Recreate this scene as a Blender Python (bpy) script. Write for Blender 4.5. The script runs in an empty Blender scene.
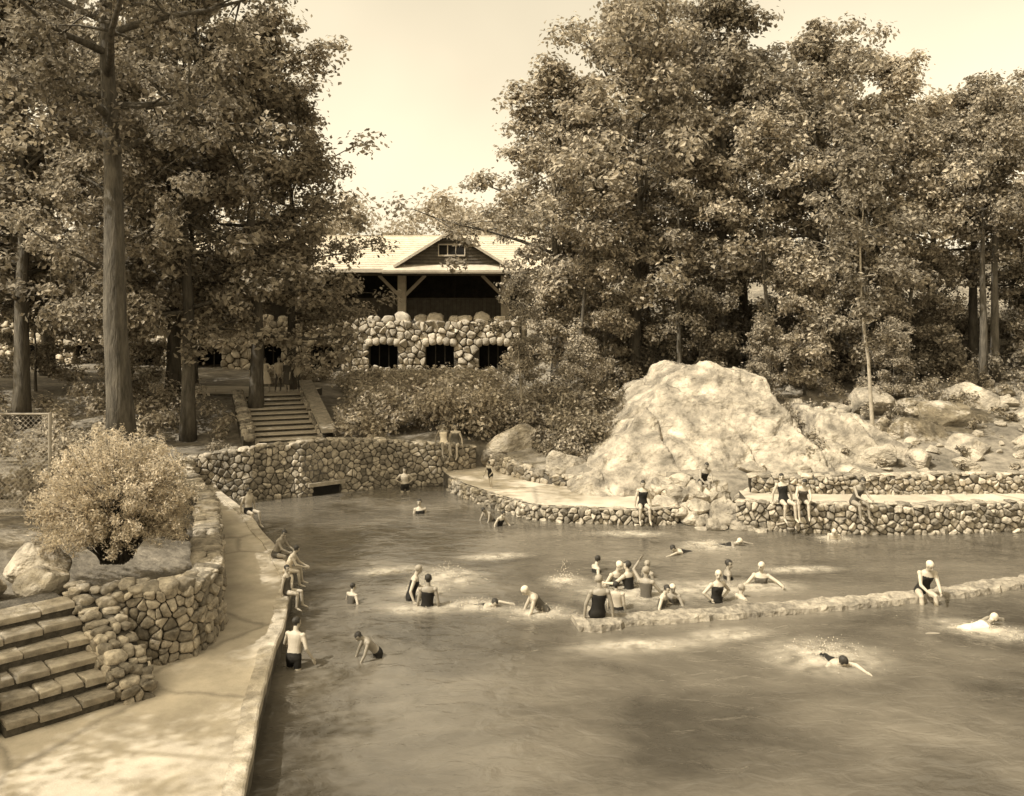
import bpy, bmesh, math, random
import numpy as np
from mathutils import Vector, Matrix, noise
random.seed(7)
sc = bpy.context.scene
COL = sc.collection

# ------------------------------------------------------------ materials
def sep(v, w=1.0):
    return (v, v*0.875*w, v*0.67*w*w, 1)

def mat(name, lo, hi, scale=3, rough=.88, bump=.4, bscale=14, island=0.0, spec=.25, big=0.0, bigscale=.4, bdist=.03, crack=0.0, crackscale=1.0, stretch=None):
    m = bpy.data.materials.new(name); m.use_nodes = True
    nt = m.node_tree; N = nt.nodes; L = nt.links
    b = N['Principled BSDF']; b.inputs['Roughness'].default_value = rough
    b.inputs['Specular IOR Level'].default_value = spec
    tc0 = N.new('ShaderNodeTexCoord'); src = tc0.outputs['Object']
    if stretch:
        mp = N.new('ShaderNodeMapping'); mp.inputs['Rotation'].default_value = stretch[0]; mp.inputs['Scale'].default_value = stretch[1]
        L.new(src, mp.inputs[0]); src = mp.outputs[0]
    n = N.new('ShaderNodeTexNoise'); n.inputs['Scale'].default_value = scale; n.inputs['Detail'].default_value = 6
    n.inputs['Roughness'].default_value = .65
    L.new(src, n.inputs['Vector'])
    r = N.new('ShaderNodeValToRGB'); r.color_ramp.elements[0].position = .34; r.color_ramp.elements[1].position = .66
    r.color_ramp.elements[0].color = sep(lo); r.color_ramp.elements[1].color = sep(hi)
    L.new(n.outputs['Fac'], r.inputs['Fac'])
    col = r.outputs['Color']
    def mul(col, sock, a, c, fmin=0., fmax=1.):
        mr = N.new('ShaderNodeMapRange'); mr.inputs['From Min'].default_value = fmin; mr.inputs['From Max'].default_value = fmax
        mr.inputs['To Min'].default_value = a; mr.inputs['To Max'].default_value = c
        L.new(sock, mr.inputs['Value'])
        vm = N.new('ShaderNodeVectorMath'); vm.operation = 'SCALE'
        L.new(col, vm.inputs[0]); L.new(mr.outputs['Result'], vm.inputs['Scale'])
        return vm.outputs['Vector']
    if island:
        g = N.new('ShaderNodeNewGeometry')
        col = mul(col, g.outputs['Random Per Island'], 1-island, 1+island)
    if big:
        n2 = N.new('ShaderNodeTexNoise'); n2.inputs['Scale'].default_value = bigscale; n2.inputs['Detail'].default_value = 4
        L.new(tc0.outputs['Object'], n2.inputs['Vector'])
        col = mul(col, n2.outputs['Fac'], 1-big, 1+big, .3, .7)
    if crack:
        v = N.new('ShaderNodeTexVoronoi'); v.feature = 'DISTANCE_TO_EDGE'; v.inputs['Scale'].default_value = crackscale
        mx = N.new('ShaderNodeMixRGB'); mx.inputs['Fac'].default_value = .3
        L.new(src, mx.inputs[1]); L.new(n.outputs['Color'], mx.inputs[2])
        L.new(mx.outputs[0], v.inputs['Vector'])
        col = mul(col, v.outputs['Distance'], 1-crack, 1, 0, .025)
    L.new(col, b.inputs['Base Color'])
    if bump:
        n3 = N.new('ShaderNodeTexNoise'); n3.inputs['Scale'].default_value = bscale; n3.inputs['Detail'].default_value = 5
        L.new(src, n3.inputs['Vector'])
        bp = N.new('ShaderNodeBump'); bp.inputs['Strength'].default_value = bump; bp.inputs['Distance'].default_value = bdist
        L.new(n3.outputs['Fac'], bp.inputs['Height']); L.new(bp.outputs['Normal'], b.inputs['Normal'])
    return m

def leafmat(name, lo, hi, trans=.38):
    m = bpy.data.materials.new(name); m.use_nodes = True
    nt = m.node_tree; N = nt.nodes; L = nt.links
    for x in list(N): N.remove(x)
    out = N.new('ShaderNodeOutputMaterial'); g = N.new('ShaderNodeNewGeometry'); oi = N.new('ShaderNodeObjectInfo')
    mr = N.new('ShaderNodeValToRGB'); mr.color_ramp.elements[0].color = sep(lo); mr.color_ramp.elements[1].color = sep(hi)
    L.new(g.outputs['Random Per Island'], mr.inputs['Fac'])
    m2 = N.new('ShaderNodeMapRange'); m2.inputs['To Min'].default_value = .72; m2.inputs['To Max'].default_value = 1.3
    L.new(oi.outputs['Random'], m2.inputs['Value'])
    vm = N.new('ShaderNodeVectorMath'); vm.operation = 'SCALE'; L.new(mr.outputs[0], vm.inputs[0]); L.new(m2.outputs[0], vm.inputs['Scale'])
    d = N.new('ShaderNodeBsdfDiffuse'); t = N.new('ShaderNodeBsdfTranslucent')
    L.new(vm.outputs[0], d.inputs['Color']); L.new(vm.outputs[0], t.inputs['Color'])
    mx = N.new('ShaderNodeMixShader'); mx.inputs[0].default_value = trans
    L.new(d.outputs[0], mx.inputs[1]); L.new(t.outputs[0], mx.inputs[2])
    L.new(mx.outputs[0], out.inputs['Surface'])
    return m

M_ground = mat('ground_soil', .11, .26, 2.5, bump=.8, bscale=6, big=.35, bdist=.08)
M_conc = mat('walkway_concrete', .36, .52, 1.3, bump=.4, bscale=30, big=.2, bdist=.015, crack=.35, crackscale=.35)
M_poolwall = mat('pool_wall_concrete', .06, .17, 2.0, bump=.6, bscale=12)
M_stone = mat('rubble_stone', .17, .43, 7, bump=.9, bscale=22, island=.45)
M_stoneL = mat('pale_boulder_stone', .34, .55, 4, bump=.7, bscale=12, island=.3)
M_mortar = mat('mortar', .05, .11, 8, bump=.8, bscale=25)
M_rock = mat('granite_rock', .16, .46, 1.5, bump=1.0, bscale=5, big=.32, bigscale=.8, bdist=.14, crack=.3, crackscale=.2, stretch=((.5,.9,.5),(1,1,1.5)))
M_step = mat('stair_stone', .22, .42, 5, bump=.7, bscale=14, island=.25)
M_bark = mat('bark', .05, .14, 4, bump=1.0, bscale=9, bdist=.06, stretch=((0,0,0),(1.6,1.6,.35)))
M_birch = mat('pale_bark', .26, .40, 4, bump=.5, bscale=14)
M_leaf = leafmat('oak_leaf', .12, .46)
M_leafM = leafmat('maple_leaf', .16, .55)
M_leafD = leafmat('understory_leaf', .08, .32)
M_leafB = leafmat('bush_leaf', .34, .74)
M_leafF = leafmat('hazed_distant_leaf', .34, .5)  # paler leaf colour stands in for haze over distance
M_roof = mat('roof_shingle', .40, .55, 2, bump=.6, bscale=10, big=.12)
M_woodD = mat('dark_timber', .035, .07, 3, bump=.3)
M_woodM = mat('timber_siding', .11, .18, 3, bump=.3)
M_woodL = mat('painted_timber', .42, .55, 3, bump=.2)
M_dark = mat('interior_shade_black', .010, .02, 3, bump=0)  # near-black colour paints in the shade inside openings
M_metal = mat('galvanised_wire', .24, .32, 5, rough=.5, bump=0)
M_skin = mat('skin', .38, .46, 4, rough=.55, bump=.1, spec=.4)
M_skin2 = mat('tanned_skin', .22, .30, 4, rough=.55, bump=.1, spec=.4)
M_suitD = mat('black_wool_swimsuit', .012, .022, 8, rough=.8, bump=.2)
M_suitG = mat('grey_wool_swimsuit', .07, .10, 8, rough=.8, bump=.2)
M_capW = mat('white_bathing_cap', .52, .60, 8, rough=.6, bump=0)
M_capG = mat('grey_bathing_cap', .26, .32, 8, rough=.6, bump=0)
M_hair = mat('dark_hair', .02, .05, 30, rough=.6, bump=.5)
M_white = mat('white_cotton', .6, .7, 8, bump=.2)

def water_mat():
    m = bpy.data.materials.new('pool_water'); m.use_nodes = True
    nt = m.node_tree; N = nt.nodes; L = nt.links; b = N['Principled BSDF']
    tc = N.new('ShaderNodeTexCoord')
    n = N.new('ShaderNodeTexNoise'); n.inputs['Scale'].default_value = .25; n.inputs['Detail'].default_value = 7; n.inputs['Roughness'].default_value = .6
    n.inputs['Distortion'].default_value = .5
    mp = N.new('ShaderNodeMapping'); mp.inputs['Scale'].default_value = (1, 1.5, 1); mp.inputs['Rotation'].default_value = (0,0,.15)
    L.new(tc.outputs['Object'], mp.inputs[0]); L.new(mp.outputs[0], n.inputs['Vector'])
    r = N.new('ShaderNodeValToRGB'); r.color_ramp.elements[0].position = .34; r.color_ramp.elements[1].position = .68
    r.color_ramp.elements[0].color = sep(.06); r.color_ramp.elements[1].color = sep(.17)
    L.new(n.outputs['Fac'], r.inputs[0]); L.new(r.outputs[0], b.inputs['Base Color'])
    b.inputs['Roughness'].default_value = .12; b.inputs['IOR'].default_value = 1.33
    b.inputs['Specular IOR Level'].default_value = .9
    n2 = N.new('ShaderNodeTexNoise'); n2.inputs['Scale'].default_value = 1.7; n2.inputs['Detail'].default_value = 4
    n2.inputs['Distortion'].default_value = .5
    L.new(mp.outputs[0], n2.inputs['Vector'])
    bp = N.new('ShaderNodeBump'); bp.inputs['Strength'].default_value = .6; bp.inputs['Distance'].default_value = .08
    L.new(n2.outputs['Fac'], bp.inputs['Height']); L.new(bp.outputs[0], b.inputs['Normal'])
    return m
M_water = water_mat()

def foam_mat():
    m = bpy.data.materials.new('foam'); m.use_nodes = True
    nt = m.node_tree; N = nt.nodes; L = nt.links; b = N['Principled BSDF']
    b.inputs['Base Color'].default_value = sep(.62, 1.02); b.inputs['Roughness'].default_value = .7
    tc = N.new('ShaderNodeTexCoord')
    ln = N.new('ShaderNodeVectorMath'); ln.operation = 'LENGTH'; L.new(tc.outputs['Object'], ln.inputs[0])
    n = N.new('ShaderNodeTexNoise'); n.inputs['Scale'].default_value = 3.0; n.inputs['Detail'].default_value = 5; n.inputs['Roughness'].default_value = .55
    g = N.new('ShaderNodeNewGeometry'); L.new(g.outputs['Position'], n.inputs['Vector'])
    fall = N.new('ShaderNodeMapRange'); fall.interpolation_type = 'SMOOTHSTEP'
    fall.inputs['From Min'].default_value = 0.0; fall.inputs['From Max'].default_value = .97
    fall.inputs['To Min'].default_value = 1.0; fall.inputs['To Max'].default_value = 0.0
    L.new(ln.outputs['Value'], fall.inputs['Value'])
    nr_ = N.new('ShaderNodeMapRange'); nr_.inputs['From Min'].default_value = .3; nr_.inputs['From Max'].default_value = .7
    nr_.inputs['To Min'].default_value = .12; nr_.inputs['To Max'].default_value = .85
    L.new(n.outputs['Fac'], nr_.inputs['Value'])
    mu = N.new('ShaderNodeMath'); mu.operation = 'MULTIPLY'; L.new(fall.outputs[0], mu.inputs[0]); L.new(nr_.outputs[0], mu.inputs[1])
    L.new(mu.outputs[0], b.inputs['Alpha'])
    return m
M_foam = foam_mat()

# ------------------------------------------------------------ mesh builder
class MB:
    def __init__(s): s.v = []; s.f = []; s.m = []
    def add(s, vs, fs, mi=0):
        o = len(s.v); s.v.extend([tuple(map(float, p)) for p in vs])
        for f in fs: s.f.append(tuple(i+o for i in f)); s.m.append(mi)
    def box(s, x0, x1, y0, y1, z0, z1, mi=0):
        vs = [(x0,y0,z0),(x1,y0,z0),(x1,y1,z0),(x0,y1,z0),(x0,y0,z1),(x1,y0,z1),(x1,y1,z1),(x0,y1,z1)]
        s.add(vs, [(0,3,2,1),(4,5,6,7),(0,1,5,4),(1,2,6,5),(2,3,7,6),(3,0,4,7)], mi)
    def beam(s, p0, p1, w, mi=0):
        p0 = Vector(p0); p1 = Vector(p1); a = (p1-p0).normalized()
        u = a.cross(Vector((0,1,0)))
        if u.length < .1: u = a.cross(Vector((1,0,0)))
        u.normalize(); w2 = a.cross(u).normalized(); h = w/2
        vs = []
        for p in (p0, p1):
            for du, dv in ((-h,-h),(h,-h),(h,h),(-h,h)): vs.append(p+u*du+w2*dv)
        s.add(vs, [(0,1,2,3),(7,6,5,4),(0,4,5,1),(1,5,6,2),(2,6,7,3),(3,7,4,0)], mi)
    def tube(s, pts, rad, n=7, mi=0):
        vs = []; fs = []
        for i, p in enumerate(pts):
            p = Vector(p)
            a = Vector(pts[min(i+1, len(pts)-1)]) - Vector(pts[max(i-1, 0)])
            a.normalize()
            u = a.cross(Vector((0, 1, 0.13))).normalized(); w = a.cross(u)
            for k in range(n):
                t = 2*math.pi*k/n
                vs.append(p + (u*math.cos(t)+w*math.sin(t))*rad[i])
        for i in range(len(pts)-1):
            for k in range(n):
                k2 = (k+1) % n
                fs.append((i*n+k, i*n+k2, (i+1)*n+k2, (i+1)*n+k))
        fs.append(tuple(range(n))[::-1]); fs.append(tuple(range((len(pts)-1)*n, len(pts)*n)))
        s.add(vs, fs, mi)
    def mesh(s, name, mats, smooth=False):
        me = bpy.data.meshes.new(name); me.from_pydata(s.v, [], s.f)
        for m in mats: me.materials.append(m)
        me.polygons.foreach_set('material_index', s.m)
        if smooth: me.polygons.foreach_set('use_smooth', [True]*len(me.polygons))
        me.update(); return me
    def obj(s, name, mats, smooth=False, parent=None):
        o = bpy.data.objects.new(name, s.mesh(name, mats, smooth)); COL.objects.link(o)
        if parent: o.parent = parent
        return o

def ico(sub):
    bm = bmesh.new(); bmesh.ops.create_icosphere(bm, subdivisions=sub, radius=1)
    bm.verts.index_update()
    v = np.array([x.co[:] for x in bm.verts]); f = [tuple(a.index for a in p.verts) for p in bm.faces]
    bm.free(); return v, f
ICO = {k: ico(k) for k in (1, 2, 3, 4, 5, 6)}

def blob(mb, c, r, seed, rotz=0, sub=2, mi=0, rough=.22, pw=.8):
    v, f = ICO[sub]; out = []
    cs, sn = math.cos(rotz), math.sin(rotz)
    for p in v:
        q = p*(1+rough*noise.noise(Vector(p)*1.4+Vector((seed*3.1, seed*1.7, seed))))
        q = np.sign(q)*np.abs(q)**pw
        x, y, z = q*np.array(r)
        out.append((c[0]+x*cs-y*sn, c[1]+x*sn+y*cs, c[2]+z))
    mb.add(out, f, mi)

# ------------------------------------------------------------ terrain
LOW = [(-9.9,3),(-9.2,11),(-8.0,13.4),(-9.8,15.2),(-8.4,16.7),(-6.5,16.6),(-6.05,17.4),(-6.2,18.3),(-6.9,20.4),(-8.3,24.6),(-10.8,29.6),(-11.6,32.1),
       (-7.5,32.65),(-6.2,33.5),(-4.2,34.4),(-2.5,34.95),(-1.0,35.5),(1.0,32.4),(2.7,31.5),(4.8,30.7),(7.3,29.1),(12,29.0),(20,29.4),(30,30),(30,3)]
def inpoly(x, y, P):
    c = False; j = len(P)-1
    for i in range(len(P)):
        if (P[i][1] > y) != (P[j][1] > y) and x < (P[j][0]-P[i][0])*(y-P[i][1])/(P[j][1]-P[i][1])+P[i][0]: c = not c
        j = i
    return c
def sm(a, b, x):
    t = min(1, max(0, (x-a)/(b-a))); return t*t*(3-2*t)
def bank(x, y):
    l = np.interp(y, [-1,2.5,20,28,32,36,38,43,57,70,100,400], [5.3,1.8,1.8,1.65,1.3,1.0,1.0,2.35,2.3,3.5,5,14])
    l += .03*max(0, -x-10)
    c = np.interp(y, [-1,2.5,30,35,38,45,57,70,100,400], [5.3,.8,.9,1.1,1.35,1.9,2.2,3.6,5,14])
    r = np.interp(y, [-1,2.5,27,29,33,42,50,70,100,400], [5.3,.8,.8,.95,1.7,3.4,4.8,8,12,24])
    a = sm(-12, -6, x); z = l*(1-a)+c*a
    a = sm(0, 7, x); z = z*(1-a)+r*a
    if y > 31: z += .22*noise.noise(Vector((x*.5, y*.5, 0)))*sm(31, 37, y)*(1 if x > -6 else .3)
    return float(z)
def steps(segs):
    out = []
    for a, b, d in segs: out += list(np.arange(a, b, d))
    return out+[segs[-1][1]]
xs = steps([(-400,-60,20),(-60,-20,2),(-20,20,.3),(20,60,2),(60,400,20)])
ys = steps([(-60,-4,8),(-4,8,1),(8,40,.3),(40,62,.7),(62,120,4),(120,600,30)])
T = MB(); nx = len(xs); ny = len(ys)
vs = []
for y in ys:
    for x in xs: vs.append((x, y, -1.2 if inpoly(x, y, LOW) else bank(x, y)))
fs = [(j*nx+i, j*nx+i+1, (j+1)*nx+i+1, (j+1)*nx+i) for j in range(ny-1) for i in range(nx-1)]
T.add(vs, fs); T.obj('ground', [M_ground], True)

W = MB(); W.add([(-14,2,0),(33,2,0),(33,36,0),(-14,36,0)], [(0,1,2,3)]); W.obj('pool_water', [M_water])

def slab(name, P, z0, z1, mats, side_mat=1):
    mb = MB(); n = len(P)
    mb.add([(x,y,z1) for x,y in P], [tuple(range(n))], 0)
    for i in range(n):
        a = P[i]; b = P[(i+1) % n]
        mb.add([(a[0],a[1],z0),(b[0],b[1],z0),(b[0],b[1],z1),(a[0],a[1],z1)], [(0,1,2,3)], side_mat)
    return mb.obj(name, mats)
def resample(P, step):
    out = []
    for i in range(len(P)-1):
        a = np.array(P[i]); b = np.array(P[i+1]); n = max(1, int(np.linalg.norm(b-a)/step))
        for k in range(n): out.append(tuple(a+(b-a)*k/n))
    out.append(tuple(P[-1])); return out
edge = [(-2.9,3),(-3.56,11.9),(-4.17,15.2),(-4.76,19.1),(-5.2,21.5),(-6.3,24.1),(-8.3,28.2),(-10.1,31.2),(-10.6,32.3)]
e2 = [(x+.07*noise.noise(Vector((x*.8, y*.8, 5)))+.02*noise.noise(Vector((x*4, y*4, 5))), y) for x, y in resample(edge, .25)]
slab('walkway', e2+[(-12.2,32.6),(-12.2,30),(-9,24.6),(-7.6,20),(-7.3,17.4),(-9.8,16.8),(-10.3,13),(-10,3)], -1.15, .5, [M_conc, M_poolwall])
# kerb: continuous coping strip along the pool edge
kn = []
for i in range(len(e2)):
    a = Vector((*e2[max(0,i-1)],0)); b = Vector((*e2[min(len(e2)-1,i+1)],0)); d = (b-a).normalized(); nn = Vector((d.y,-d.x,0))
    kn.append(nn if nn.x > 0 else -nn)
kb = MB(); R = []
for p, nn in zip(e2, kn):
    p = Vector((*p,0)); wv = .25+.05*noise.noise(p*1.3)
    for off, z in ((.03,.34),(.032,.51),(.0,.53),(-wv,.527),(-wv-.01,.45)):
        q = p+nn*off; R.append((q.x,q.y,z+(.012*noise.noise(p*3+Vector((0,0,off*9))) if z > .5 else 0)))
kb.add(R, [(i*5+k,i*5+k+1,(i+1)*5+k+1,(i+1)*5+k) for i in range(len(e2)-1) for k in range(4)])
kb.obj('pool_kerb', [mat('kerb_stone', .30, .50, 4, bump=.6, bscale=20, big=.25, bigscale=1.5)])

# ------------------------------------------------------------ rubble masonry
def clip(poly, nx_, nz_, c):
    out = []
    for i in range(len(poly)):
        a = poly[i]; b = poly[(i+1) % len(poly)]
        da = nx_*a[0]+nz_*a[1]-c; db = nx_*b[0]+nz_*b[1]-c
        if da <= 0: out.append(a)
        if da*db < 0:
            t = da/(da-db); out.append((a[0]+(b[0]-a[0])*t, a[1]+(b[1]-a[1])*t))
    return out

def rubble(name, path, zb, tops, size, thick=.5, side=1, cap=.4, openings=(), stone=None, parent=None, depth=.09, seed=1, capr=.30, capgap=.95, aspect=1.35, core=True):
    rng = random.Random(seed); P = [np.array(p, float) for p in path]
    cum = [0]
    for i in range(len(P)-1): cum.append(cum[-1]+np.linalg.norm(P[i+1]-P[i]))
    Lt = cum[-1]
    segn = []
    for i in range(len(P)-1):
        d = (P[i+1]-P[i])/np.linalg.norm(P[i+1]-P[i]); segn.append(np.array([d[1],-d[0]])*side)
    vn = [segn[0]]+[(segn[i]+segn[i+1])/np.linalg.norm(segn[i]+segn[i+1]) for i in range(len(segn)-1)]+[segn[-1]]
    def at(s):
        s = min(max(s, 0), Lt)
        i = max(0, min(len(P)-2, int(np.searchsorted(cum, s)-1)))
        t = (s-cum[i])/(cum[i+1]-cum[i]); n = vn[i]*(1-t)+vn[i+1]*t
        return P[i]*(1-t)+P[i+1]*t, n/np.linalg.norm(n)
    top = lambda s: float(np.interp(s, cum, tops))
    mb = MB(); H = max(tops)-zb
    sx = size*aspect; nx_ = max(1, int(Lt/sx)); nz_ = max(1, round(H/size)); dx = Lt/nx_; dz = H/nz_
    S = []
    for j in range(-1, nz_+1):
        for i in range(-1, nx_+1):
            S.append(((i+.5+.5*(j % 2)+rng.uniform(-.5, .5))*dx, zb+(j+.5+rng.uniform(-.42, .42))*dz))
            if rng.random() < .2: S.append(((i+1+rng.uniform(-.4, .4))*dx, zb+(j+rng.uniform(-.3, .9))*dz))
    A = np.array(S)
    for (s, z) in S:
        if s < 0 or s > Lt or z < zb or z > top(s): continue
        if any(o[0] < s < o[1] and o[2] < z < o[3] for o in openings): continue
        R = size*2.2
        poly = [(s-R,z-R),(s+R,z-R),(s+R,z+R),(s-R,z+R)]
        near = A[(np.abs(A[:,0]-s) < 3*sx) & (np.abs(A[:,1]-z) < 3*size)]
        for (a, b) in near:
            if a == s and b == z: continue
            n0, n1 = a-s, b-z
            poly = clip(poly, n0, n1, n0*(a+s)/2+n1*(b+z)/2)
            if len(poly) < 3: break
        poly = clip(poly, 0, 1, top(s)+.02); poly = clip(poly, 0, -1, -zb); poly = clip(poly, 1, 0, Lt); poly = clip(poly, -1, 0, 0)
        for o in openings:
            if o[0]-R < s < o[1]+R:
                if s <= o[0] and z < o[3]: poly = clip(poly, 1, 0, o[0])
                elif s >= o[1] and z < o[3]: poly = clip(poly, -1, 0, -o[1])
                elif o[0] < s < o[1] and z >= o[3]: poly = clip(poly, 0, -1, -o[3])
        if len(poly) < 3: continue
        q = []
        for i in range(len(poly)):
            a = poly[i]; b = poly[(i+1) % len(poly)]; k = rng.uniform(.10,.26)
            q.append((a[0]*(1-k)+b[0]*k, a[1]*(1-k)+b[1]*k)); q.append((a[0]*k+b[0]*(1-k), a[1]*k+b[1]*(1-k)))
        cx = sum(p[0] for p in q)/len(q); cz = sum(p[1] for p in q)/len(q)
        q = [(cx+(p[0]-cx)*(f_ := rng.uniform(.88,1.0)), cz+(p[1]-cz)*f_) for p in q]
        dp = depth*rng.uniform(.35, 1.6); n = len(q); tx, tz = rng.uniform(-.6, .6), rng.uniform(-.6, .6)
        vs = []
        for k, dd in ((.98,-.03),(.95,dp*.6),(.86,dp*.94),(.45,dp)):
            for p in q:
                ss = cx+(p[0]-cx)*k; zz = cz+(p[1]-cz)*k
                w = 1+tx*(p[0]-cx)/size+tz*(p[1]-cz)/size+rng.uniform(-.12,.12) if dd > 0 else 1
                c, nn = at(ss); vs.append((c[0]+nn[0]*dd*w, c[1]+nn[1]*dd*w, zz))
        c, nn = at(cx); vs.append((c[0]+nn[0]*dp*1.03, c[1]+nn[1]*dp*1.03, cz))
        fs = []
        for r in range(3):
            for i in range(n):
                i2 = (i+1) % n; fs.append((r*n+i, r*n+i2, (r+1)*n+i2, (r+1)*n+i))
        for i in range(n): fs.append((3*n+i, 3*n+(i+1) % n, 4*n))
        mb.add(vs, fs, 0)
    if core:
        ss = np.linspace(0, Lt, max(2, int(Lt/.4)))
        F = []
        for s in ss:
            c, nn = at(s); b = c-nn*thick; t = top(s)-.01
            F += [(c[0],c[1],zb-.3),(c[0],c[1],t),(b[0],b[1],t),(b[0],b[1],zb-.3)]
        fs = []
        for i in range(len(ss)-1):
            for k in range(3): fs.append((i*4+k, i*4+k+1, (i+1)*4+k+1, (i+1)*4+k))
        fs += [(0,1,2,3), tuple((len(ss)-1)*4+k for k in (3,2,1,0))]
        mb.add(F, fs, 1)
    if cap:
        s = cap*.3
        while s < Lt:
            c, nn = at(s); w = cap*rng.uniform(.6, 1.25); two = rng.random() < .35
            for kk in ((.2,.75) if two else (.44,)):
                c2 = c-nn*thick*kk; th = thick*(.32 if two else .6)*rng.uniform(.85,1.1)
                blob(mb, (c2[0], c2[1], top(s)+rng.uniform(-.03, .04)), (w*.54, th, w*capr*rng.uniform(.7,1.25)), rng.random()*50, math.atan2(nn[0], -nn[1])+rng.uniform(-.25,.25), 3 if size < .3 else 2, rough=.45, pw=.72)
            s += w*capgap
    return mb.obj(name, [stone or M_stone, M_mortar], True, parent)

rubble('planter_wall', [(-7.35,16.35),(-6.25,16.25),(-5.85,16.6),(-5.7,17.3),(-5.8,18.3)], .45, [1.8,1.8,1.8,1.78,1.75], .165, .45, 1, .3, seed=3, depth=.06)
rubble('terrace_retaining_wall', [(-5.9,18.3),(-6.6,20.4),(-8.0,24.6),(-10.5,29.6),(-11.25,31.9)], .45, [1.75,1.7,1.6,1.5,1.4], .22, .5, 1, .36, seed=4)
rubble('pool_back_wall', [(-11.3,31.85),(-9.5,32.1),(-7.5,32.3),(-6.27,33.2),(-4.2,34.1),(-2.4,34.6),(-1.4,35.2)], -.1, [1.42,1.72,1.92,1.88,1.66,1.45,1.3], .21, .5, 1, .3,
       openings=[(4.3,5.35,-.2,.34)], seed=5, depth=.07)
cv = MB(); cv.box(-.52,.52,-.02,.12,-.1,.34,0); cv.box(-.7,.7,-.16,.1,.34,.47,1)  # solid near-black block paints the shaded hollow, with stone lintel above
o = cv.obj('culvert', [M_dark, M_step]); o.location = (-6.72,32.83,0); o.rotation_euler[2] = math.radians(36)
ledge = [(-2.6,34.5),(-2.3,33.6),(-1.67,32.3),(-.57,30.6),(.58,29.1),(1.8,28.65),(4.3,28.35),(5.2,28.7),(5.6,31.0),(2.7,31.9),(1,32.9),(-1,36)]
slab('stone_ledge', resample(ledge[:8], .5)+ledge[8:], -1.1, .5, [M_conc, M_mortar])
rubble('ledge_face_wall', [(-2.3,33.5),(-1.65,32.25),(-.55,30.55),(.58,29.05),(1.8,28.6),(4.35,28.3),(5.2,28.6)], -.1, [.46]*7, .18, .1, 1, .34, seed=6, capr=.12, core=False)
rubble('ledge_back_wall', [(-1.05,35.5),(.2,33.3),(1.0,32.3),(2.7,31.35),(3.6,31.1)], .45, [1.1,.95,.85,.75,.6], .22, .4, 1, .35, seed=7)
slab('terrace_paving', [(7.2,27.75),(9.5,27.5),(11.6,27.3),(15.6,27.7),(22,28.5),(30,29.5),(30,30.3),(20,29.6),(12,29.2),(7.3,29.3)], -1.1, .87, [M_conc, M_mortar])
rubble('lower_stone_wall', [(6.9,28.0),(7.4,27.65),(9.5,27.35),(11.6,27.15),(15.6,27.55),(22,28.35)], -.1, [.8,.85,.86,.86,.86,.86], .19, .35, 1, .4, seed=8, capr=.14)
rubble('upper_stone_wall', [(7.6,28.95),(12,28.75),(17,29.0),(22,29.5)], .8, [1.35,1.45,1.45,1.5], .18, .4, 1, .35, seed=9, capr=.18)

# weir
wp = [(1.35,19.6),(2.8,19.85),(5.57,20.4),(8,20.95),(10.1,21.5),(12.7,22.5),(15.5,24.2),(18,26.6),(19,28.2)]
wr = resample(wp, .11); mb = MB(); R = []
for i, p in enumerate(wr):
    a = np.array(wr[max(0,i-1)]); b = np.array(wr[min(len(wr)-1,i+1)]); d = (b-a)/np.linalg.norm(b-a); n = np.array([-d[1],d[0]])
    ex = (.14 if i < 9 else 0)
    wd = .27+.10*noise.noise(Vector((i*.12,1,0)))+.08*noise.noise(Vector((i*.6,1,8)))+ex; wd2 = .27+.10*noise.noise(Vector((i*.12,9,3)))+.08*noise.noise(Vector((i*.6,4,8)))+ex*.6
    z = .12+.04*noise.noise(Vector((i*.12,4,4)))
    ks = [-wd-.10,-wd-.04,-wd,-wd*.6,-wd*.2,wd2*.2,wd2*.6,wd2,wd2+.04,wd2+.10]; zs = [-1.1,z-.12,z-.01,z,z,z,z,z-.01,z-.12,-1.1]
    for k, zz in zip(ks, zs): R.append((p[0]+n[0]*k, p[1]+n[1]*k, zz+.045*noise.noise(Vector((i*.45,k*5,0)))+.03*noise.noise(Vector((i*1.3,k*14,0)))))
fs = [(i*10+k, i*10+k+1, (i+1)*10+k+1, (i+1)*10+k) for i in range(len(wr)-1) for k in range(9)]+[tuple(range(10))]
mb.add(R, fs); mb.obj('stone_weir', [mat('weir_stone', .13, .38, 3.5, bump=1.0, bscale=9, bdist=.07, big=.3, bigscale=1.2)], False)

# near stair
st = MB(); a = Vector((-.70,.714,0)); w = Vector((.714,.70,0)); R0 = Vector((-6.4,14.65,0))
def sbox(mb, o, d0, d1, w0, w1, z0, z1, mi=0, jit=.015):
    q = [o+a*d0+w*w0, o+a*d0+w*w1, o+a*d1+w*w1, o+a*d1+w*w0]
    vs = [(p.x,p.y,z0) for p in q]+[(p.x+random.uniform(-jit,jit),p.y+random.uniform(-jit,jit),z1+random.uniform(-jit,jit)) for p in q]
    mb.add(vs, [(4,5,6,7),(0,1,5,4),(1,2,6,5),(2,3,7,6),(3,0,4,7)], mi)
for i in range(6):
    zt = .5+.205*(i+1)
    sbox(st, R0, .36*i-.05, 2.9, -1.6, 0, zt-.07-.6, zt-.07, 1)
    k = -1.6
    while k < -.02:
        k2 = min(0, k+random.uniform(.28, .7))
        if k2 > -.2: k2 = 0
        sbox(st, R0, .36*i-.09+random.uniform(-.03,.03), .36*(i+1)+.05, k+.008, k2-.008, zt-.085-random.uniform(0,.04), zt, 0, .022); k = k2
so_ = st.obj('stone_stairs', [M_step, M_mortar]); bv = so_.modifiers.new('b','BEVEL'); bv.width = .02; bv.segments = 2
def pt(d, k): q = R0+a*d+w*k; return (q.x, q.y)
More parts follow.
